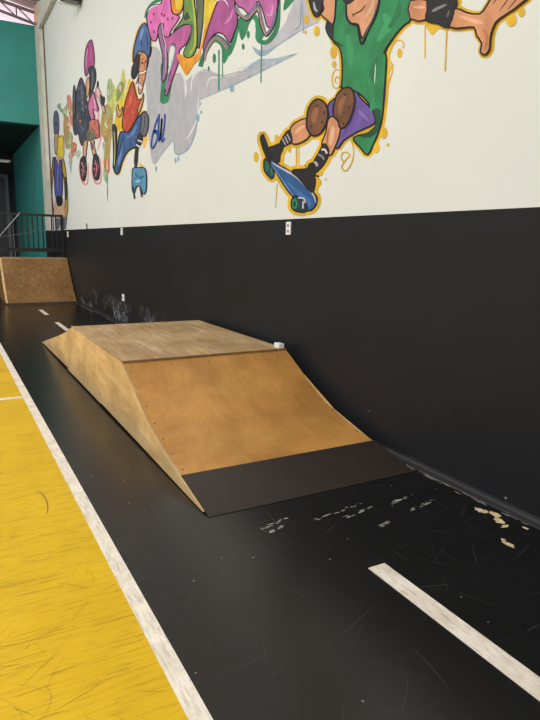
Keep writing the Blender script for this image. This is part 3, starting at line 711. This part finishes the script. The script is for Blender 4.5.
s.line('sock#2', q('A', (390,162),(408,160),(420,182)), 2, (214,210,212)); s.line('sock#2', q('A', (372,186),(392,196),(404,214)), 1.6, (150,150,154)); s.line('sock#2', q('A', (350,226),(364,236),(366,250)), 2.2, (188,188,190))
s.fill('knee_pad', kneeR, (122,78,48), 3, 1.7); s.fill('knee_pad#2', kneeL, (126,80,50), 3, 1.9)
s.line('knee_pad', q('K', (340,190),(345,150),(360,120)), 5, (152,102,64), taper=True); s.line('knee_pad#2', q('K', (252,215),(254,185),(264,160)), 6, (164,108,66), taper=True)
s.dots('knee_pad', [(*q('K', p)[0], 1.1, 1.4) for p in ((358,118),(352,215),(370,160))], (70,44,30)); s.dots('knee_pad#2', [(*q('K', p)[0], 1.1, 1.4) for p in ((264,155),(288,178),(280,210),(244,224))], (70,44,30))
s.fill('arm', armL, (228,158,112), 2, 1.5); s.fill('elbow_pad', padL, (52,52,54), 3, 1.8); s.line('elbow_pad', q('T', (66,8),(72,40),(84,54)), 2.4, (176,178,178), taper=True)
s.fill('arm#2', armR, (222,146,98), 2, 1.4); s.line('arm#2', q('H', (54,28),(104,30)), 3, (240,184,140), taper=True)
s.fill('hand', hand, (224,152,104), 2, 1.8)
for pts in (q('H', (386,46),(412,12),(432,-20)), q('H', (362,20),(384,-12),(398,-30)), q('H', (420,40),(452,2),(478,-30))): s.line('hand', pts, 1, (60,34,26), taper=True)
s.line('hand', q('H', (230,62),(290,82),(330,90)), 4, (238,178,134), taper=True); s.line('hand', q('H', (322,110),(340,140),(334,196)), 3, (206,128,84), taper=True)
s.fill('elbow_pad#2', padR, (44,44,46), 2, 1.6); s.line('elbow_pad#2', q('H', (128,46),(150,34),(186,18)), 3, (138,138,142), taper=True); s.line('elbow_pad#2', q('H', (196,40),(186,70)), 2.4, (96,96,100), taper=True)
s.fill('head', q('T', (214,20),(216,70),(228,98),(252,114),(268,112),(284,172),(304,140),(346,62),(362,0),(368,-60),(330,-90),(240,-90),(214,-40)), (226,158,114), 3, 1.6)
s.line('head', q('T', (214,0),(214,74),(234,106),(262,114),(281,200),(312,138),(350,60),(364,-20)), 1.8, BK)
s.line('head', q('T', (284,186),(308,138),(340,66),(352,10)), 1.1, (96,104,96), taper=True)
s.line('head', q('T', (244,72),(256,62),(282,48),(302,22)), 1.5, (96,40,30), taper=True); s.line('head', q('T', (242,62),(248,76)), 1, (60,30,26)); s.line('head', q('T', (300,80),(330,30),(340,-10)), 3.4, (242,188,146), taper=True)
s.fill('head', q('T', (194,-20),(206,10),(222,20),(246,4),(260,-14),(230,-40)), (52,48,52), 2, 1)
s.fill('helmet', q('T', (196,-60),(186,-130),(220,-180),(300,-190),(370,-160),(384,-90),(368,-56),(300,-76),(240,-78)), (52,52,58), 3, 1.6)
s.done()

# --- skater girl in the blue helmet ------------------------------------------------
g = Fig('painted_roller_skater', 'painted roller skater with blue helmet, red vest and blue jeans', (138, 195))
OG = (236,190,70)
helm = q('G', (170,340),(168,270),(186,180),(206,115),(228,74),(252,60),(274,90),(290,150),(292,230),(280,300),(250,270),(212,262),(186,300))
vest = q('G', (165,478),(132,556),(108,640)) + q('J', (86,100),(84,150),(106,182),(126,178),(158,130),(205,40),(218,-20)) + q('G', (236,600),(205,612),(186,560))
jean = q('J', (72,186),(56,262),(48,340),(30,430),(46,466),(64,450),(86,380),(112,326),(150,292),(184,282),(216,200),(246,60),(222,52),(178,104),(138,176),(100,182))
face = q('G', (216,288),(242,268),(268,300),(264,390),(250,470),(228,560),(208,560),(206,480),(210,380))
for pts in (helm, vest, jean): g.line('orange_glow', pts, 3.2, OG, True, 3)
g.fill('orange_glow', q('G', (40,640),(70,600),(110,560),(130,470),(150,470),(120,600),(100,700)), (240,204,60), 3)
g.fill('orange_glow', q('J', (26,130),(50,20),(60,-30),(96,-20),(90,120),(70,190),(40,160)), (240,196,40), 3)
g.fill('orange_glow', q('J', (230,210),(256,200),(252,240),(236,290),(222,280)), (240,190,80), 3)
g.fill('orange_glow', q('J', (190,390),(216,400),(240,430),(215,440)), (238,196,90), 3)
g.fill('helmet', helm, (72,110,168), 3, 1.3); g.line('helmet', q('G', (216,190),(232,120),(246,96)), 2.6, (120,158,206), taper=True); g.line('helmet', q('G', (262,120),(272,200),(266,260)), 1.6, (44,70,118), taper=True); g.line('helmet', q('G', (226,180),(230,225)), 1, (30,40,70))
g.fill('face', face, (214,146,100), 3, .9); g.line('face', q('G', (212,420),(240,414),(262,400)), 1.1, (246,240,230)); g.line('face', q('G', (208,500),(226,530)), 2.2, (240,228,214)); g.dots('face', [(*q('G', (234,345))[0], .9, 1.5), (*q('G', (258,335))[0], .7, 1.4)], BK)
g.line('face', q('G', (224,322),(238,314),(246,320)), .6, BK); g.line('face', q('G', (246,340),(252,372),(244,380)), .6, (140,78,50)); g.line('face', q('G', (214,408),(238,406),(262,386)), .5, (90,40,30)); g.line('face', q('G', (214,434),(240,430),(258,414)), .5, (90,40,30))
g.line('face', q('G', (214,310),(218,360),(210,400)), 1.2, (176,104,66), taper=True); g.line('face', q('G', (230,450),(240,480),(228,520)), 1.2, (176,104,66), taper=True)
g.fill('hair', q('G', (170,345),(190,300),(216,280),(214,370),(196,440),(168,466),(152,438),(156,380)), (40,32,34), 3); g.fill('hair', q('G', (268,296),(284,300),(276,370),(256,400),(266,350)), (40,32,34), 2)
g.line('hair', q('G', (200,300),(184,370),(172,440)), .6, (84,72,70), taper=True); g.line('hair', q('G', (212,300),(204,360),(186,430)), .9, (20,18,20), taper=True); g.line('hair', q('G', (206,440),(196,480),(186,500)), 1, (40,32,34), taper=True)
g.fill('vest', vest, (206,70,46), 3, 1.1); g.line('vest', q('G', (170,520),(150,600),(140,660)), 2, (230,110,80), taper=True); g.flecks('vest', vest, [(226,104,70), (166,44,34), (236,130,90)], 14, 7, .9)
g.fill('arm', q('G', (232,600),(242,560),(244,610),(218,690),(200,720),(206,660)), (216,150,106), 2, .8)
g.fill('arm#2', q('J', (48,60),(44,20),(56,-6),(60,30),(72,40),(84,10),(88,26),(74,76),(58,80)), (226,160,104), 2, .8)
g.fill('jeans', jean, (60,94,152), 3, 1.3); g.line('jeans', q('J', (86,230),(74,330),(54,420)), 2.4, (100,140,196), taper=True); g.line('jeans', q('J', (110,220),(150,200),(186,130)), 3, (92,130,184), taper=True); g.line('jeans', q('J', (140,270),(180,230),(200,180)), 1.6, (36,58,104), taper=True); g.flecks('jeans', jean, [(40,62,110), (96,136,190), (48,76,130)], 14, 7, .9); g.line('jeans', q('J', (96,200),(76,280),(58,350)), 1.4, (40,62,108), taper=True)
g.fill('knee_pad', q('J', (216,62),(244,50),(262,90),(256,170),(236,212),(206,182),(214,120)), (112,108,116), 3, 1.1); g.line('knee_pad', q('J', (238,70),(236,130),(224,190)), .9, (60,58,66))
g.fill('skate', q('J', (20,150),(34,132),(46,160),(48,240),(44,330),(34,420),(22,420),(26,330)), (58,56,62), 3, .8); g.line('skate', q('J', (30,180),(36,300),(30,410)), .8, (190,190,110))
g.fill('sock', q('J', (192,196),(226,212),(216,262),(196,292),(190,380),(176,436),(164,380),(174,290)), (50,42,40), 2); 
for a, b in (((190,238),(222,250)),((180,268),(208,286))): g.line('sock', q('J', a, b), 1.5, (232,228,224), k=1)
g.fill('skate#2', q('J', (156,430),(196,422),(240,430),(250,500),(246,582),(226,600),(206,550),(182,552),(164,600),(152,560),(152,490)), (84,146,186), 3, 1); g.line('skate#2', q('J', (170,460),(200,490),(236,480)), 1.6, (60,100,140)); g.line('skate#2', q('J', (172,520),(206,510)), 1.6, (150,204,226))
g.line('skate#2', q('J', (160,550),(168,632)), 1.6, (44,60,80), k=1); g.line('skate#2', q('J', (206,555),(218,620)), 1.6, (44,60,80), k=1)
g.done()

# --- skater with the pink hair -------------------------------------------------------
g = Fig('painted_roller_skater', 'painted roller skater with tall pink pointed hair and dark jacket', (90, 180))
PG = (236,186,190)
torso = q('P', (196,540),(216,516),(238,590),(256,680)) + q('Q', (268,110),(276,150),(262,170),(248,140),(240,80))
jack = q('P', (76,440),(102,384),(122,430),(136,470),(148,580),(172,650)) + q('Q', (236,90),(250,170),(246,240),(212,306),(196,290),(184,240),(166,250),(156,190),(160,90))
for pts, w_ in ((torso, 3), (jack, 1.6)): g.line('pink_glow', pts, w_, PG, True, 3)
for pts in (q('Q', (196,380),(192,450),(212,516),(236,510),(240,400)), q('Q', (268,370),(262,460),(284,516),(310,500),(306,370)), q('Q', (300,80),(296,160),(310,250),(290,340))): g.line('pink_glow', pts, 2, (230,146,152), taper=True)
g.fill('hair', q('P', (190,42),(206,80),(218,160),(222,240),(214,290),(176,312),(150,372),(134,344),(130,250),(138,150),(158,80)), (176,72,138), 3, .9)
g.line('hair', q('P', (160,120),(148,200),(146,300)), 1.2, (216,150,196), taper=True); g.line('hair', q('P', (184,80),(190,160),(186,250)), 2, (198,84,150), taper=True)
g.fill('face', q('P', (150,402),(172,380),(178,460),(164,550),(150,560),(144,480)), (216,164,116), 3, .7)
g.fill('helmet', q('P', (168,300),(204,282),(230,312),(234,400),(214,480),(190,560),(172,600),(182,480),(180,380)), (62,64,72), 3, .9); g.line('helmet', q('P', (200,320),(206,400),(192,500)), 1.2, (112,118,126), taper=True)
g.fill('jacket', jack, (70,72,86), 3, .9); g.line('jacket', q('P', (100,440),(110,560),(116,690)), 1.6, (116,122,136), taper=True); g.line('jacket', q('Q', (190,180),(206,230),(222,280)), 2, (84,92,130), taper=True); g.dots('jacket', [(*q('Q', (196,172))[0], .9, 1.4)], (210,120,60)); g.line('jacket', q('Q', (226,100),(214,200),(216,280)), 1, (40,42,52), taper=True)
g.flecks('jacket', jack, [(112,118,134), (44,46,58), (90,98,132), (140,146,158), (40,40,50)], 46, 6, .7)
g.flecks('shirt', torso, [(240,176,208), (166,70,120)], 8, 5, .6)
g.fill('arm', q('P', (38,452),(52,500),(52,640),(46,740),(32,720),(28,560)), (84,84,90), 3, .7)
g.fill('shirt', torso, (206,110,158), 3, .9); g.line('shirt', q('P', (214,570),(232,640),(240,700)), 1.2, (238,170,204), taper=True)
g.fill('arm#2', q('P', (238,470),(260,480),(286,540),(310,640),(322,700),(300,690),(270,590),(240,540)), (232,180,180), 3, .6)
g.fill('glove', q('P', (272,536),(290,552),(318,560),(306,640),(284,620)), (58,46,54), 2); g.fill('glove', q('P', (246,420),(258,416),(262,466),(244,470)), (70,50,52), 2)
g.fill('skirt', q('Q', (250,170),(292,166),(302,220),(300,262),(270,270),(240,282),(244,210)), (206,110,92), 2, .8); g.fill('skirt', q('Q', (240,220),(276,226),(280,262),(238,280)), (112,112,84), 2)
g.flecks('skirt', q('Q', (250,170),(292,166),(302,220),(300,262),(240,282),(244,210)), [(90,40,46), (236,150,130), (70,80,60), (230,180,150)], 16, 4, .7)
g.fill('leg', q('Q', (216,290),(238,282),(232,330),(228,376),(214,372)), (226,160,120), 2, .6); g.fill('leg#2', q('Q', (254,284),(276,280),(274,310),(288,360),(270,366)), (222,150,116), 2, .6); g.line('leg#2', q('Q', (262,290),(268,330)), 1.3, (54,50,50))
for nm, p in (('skate', q('Q', (202,380),(224,370),(232,440),(222,500),(206,492),(196,430))), ('skate#2', q('Q', (272,362),(296,366),(304,430),(300,490),(280,496),(268,450)))): g.fill(nm, p, (54,48,50), 3, .7)
g.flecks('skate', q('Q', (202,380),(224,370),(232,440),(222,500),(206,492),(196,430)), [(196,120,130), (110,96,96), (30,26,28), (226,160,166)], 12, 5, .7)
g.flecks('skate#2', q('Q', (272,362),(296,366),(304,430),(300,490),(280,496),(268,450)), [(196,120,130), (110,96,96), (30,26,28), (226,160,166)], 14, 5, .7)
g.line('skate', q('Q', (208,400),(216,440),(210,480)), 1, (200,120,126)); g.line('skate#2', q('Q', (282,390),(290,430),(284,480)), 1, (206,128,132))
g.done()

# --- figure beside the pillar ----------------------------------------------------------
g = Fig('painted_standing_figure', 'painted standing figure in blue vest and yellow hair beside the corner pillar', (62, 228))
g.fill('hat', q('Q', (60,114),(72,130),(78,190),(74,245),(56,252),(48,190),(50,136)), (92,96,128), 3, .8); g.dots('hat', [(*q('Q', (62,190))[0], .9, 2)], (40,40,60))
g.fill('face', q('Q', (54,250),(76,248),(78,300),(70,352),(56,346)), (206,160,110), 3, .7)
g.fill('hair', q('Q', (72,268),(88,254),(102,262),(106,320),(104,370),(84,376),(64,352),(70,320)), (232,198,44), 3, .6)
g.fill('arm', q('Q', (46,370),(38,440),(26,500),(30,590),(44,690),(50,690),(40,590),(42,500),(52,420)), (176,140,84), 3, .8); g.fill('arm#2', q('Q', (98,376),(112,420),(122,520),(128,640),(120,700),(104,700),(112,620),(106,500),(96,440)), (196,158,52), 3, .8)
g.line('arm', q('Q', (32,500),(36,600)), 1.1, BK); g.line('arm#2', q('Q', (112,480),(118,560),(116,610)), 1.6, (44,38,34))
g.fill('vest', q('Q', (52,372),(70,400),(88,384),(96,440),(98,520),(92,600),(62,600),(52,500)), (78,84,160), 3, .9); g.line('vest', q('Q', (74,420),(70,500),(76,580)), 1.2, (120,128,196), taper=True)
g.fill('vest', q('Q', (62,360),(82,366),(74,420)), (214,168,120), 1)
g.fill('shorts', q('Q', (60,592),(96,592),(98,630),(84,646),(68,640)), (34,30,34), 2)
g.fill('leg', q('Q', (54,600),(66,640),(98,640),(104,600),(110,690),(100,712),(56,712),(50,660)), (222,178,140), 2)
g.fill('trousers', q('X', (55.5,218),(63.5,219),(63,229.5),(60.5,229.5),(60,224),(59,229.6),(56.5,229.8)), (104,108,124), 1)
g.fill('trousers', q('X', (63.6,217),(67.5,217),(66,229.3),(63.6,229.4)), (110,110,120), 1)
g.done()

# --- loose colour sprayed between the figures ------------------------------------------
def spray(label, base, blobs):
    f = Fig('painted_colour_splash', label, base); rr = random.Random(len(blobs))
    for pts, c in blobs:
        f.fill('spray', pts, c, 3)
        f.flecks('spray', pts, [(214,120,80), (130,170,110), (226,206,120), (160,190,180), (176,130,80), (232,226,214)], 9, 7, 1.0, len(pts)*7+int(c[0]))
    f.done()
spray('green, red and orange spray colours left of the pink haired skater', (70, 150), [
    (q('Q', (66,90),(84,72),(92,104),(110,96),(126,60),(132,40),(124,110),(108,160),(98,130),(84,120)), (128,170,112)),
    (q('Q', (120,40),(140,30),(152,90),(158,170),(146,200),(132,130)), (220,134,112)),
    (q('Q', (104,160),(122,140),(138,180),(138,260),(120,330),(104,250)), (188,138,92)),
    (q('Q', (138,230),(156,260),(148,300),(132,330),(120,300)), (150,170,120)),
    (q('Q', (150,290),(176,300),(170,350),(150,372),(142,340)), (206,112,74)),
    (q('Q', (132,350),(150,360),(148,430),(142,462),(134,400)), (148,196,200)),
    (q('Q', (172,350),(192,330),(196,360),(178,378)), (176,212,204))])
spray('green and yellow spray colours between the two roller skaters', (108, 150), [
    (q('Q', (318,290),(330,380),(322,470),(346,520),(352,420),(346,330)), (150,186,150)),
    (q('P', (340,420),(366,390),(386,430),(430,500),(450,440),(480,300),(500,420),(480,560),(430,640),(390,700),(350,700),(330,560)), (206,204,96)),
    (q('P', (340,430),(364,400),(384,450),(378,560),(344,600)), (150,188,140)),
    (q('Q', (322,100),(352,80),(376,120),(372,220),(362,330),(356,440),(338,458),(324,400),(334,300),(308,220)), (178,160,84)),
    (q('Q', (330,240),(348,230),(352,300),(336,330)), (206,134,70)),
    (q('Q', (328,400),(350,380),(360,440),(346,462)), (214,112,84)),
    (q('P', (430,460),(470,420),(490,470),(450,560),(420,600)), (134,166,72)),
    (q('Q', (345,480),(348,480),(349,605),(347,605)), (120,160,130))])
#MURAL-END
# ------------------------------------------------------------------ light
w = bpy.data.worlds.new('world'); S.world = w; w.use_nodes = True
w.node_tree.nodes['Background'].inputs[0].default_value = (.99, 1.0, 1.06, 1)
w.node_tree.nodes['Background'].inputs[1].default_value = .9
def area(loc, size, power, rot=(0,0,0), col=(.99, 1, 1)):
    l = bpy.data.lights.new('unseen_area_light', 'AREA'); l.energy = power; l.shape = 'RECTANGLE'; l.size, l.size_y = size; l.color = col
    o = bpy.data.objects.new('unseen_area_light', l); COL.objects.link(o); o.location = loc; o.rotation_euler = rot; return o
for y, pw, tilt in ((-.5, 640, 10), (4.5, 500, 20), (10, 430, 30), (14.5, 400, 25)):
    area((-3.5, y, 7.6), (2.5, 2.5), pw, (math.radians(tilt), math.radians(-12), 0))
area((-1.5, 22.5, 4.7), (1.6, .6), 60, (0, math.radians(-30), 0))  # added fill light under the soffit, brightens the teal side wall
S.view_settings.view_transform = 'Standard'; S.view_settings.look = 'None'
S.view_settings.exposure = -0.25; S.view_settings.gamma = 1.0; S.view_settings.use_curve_mapping = False
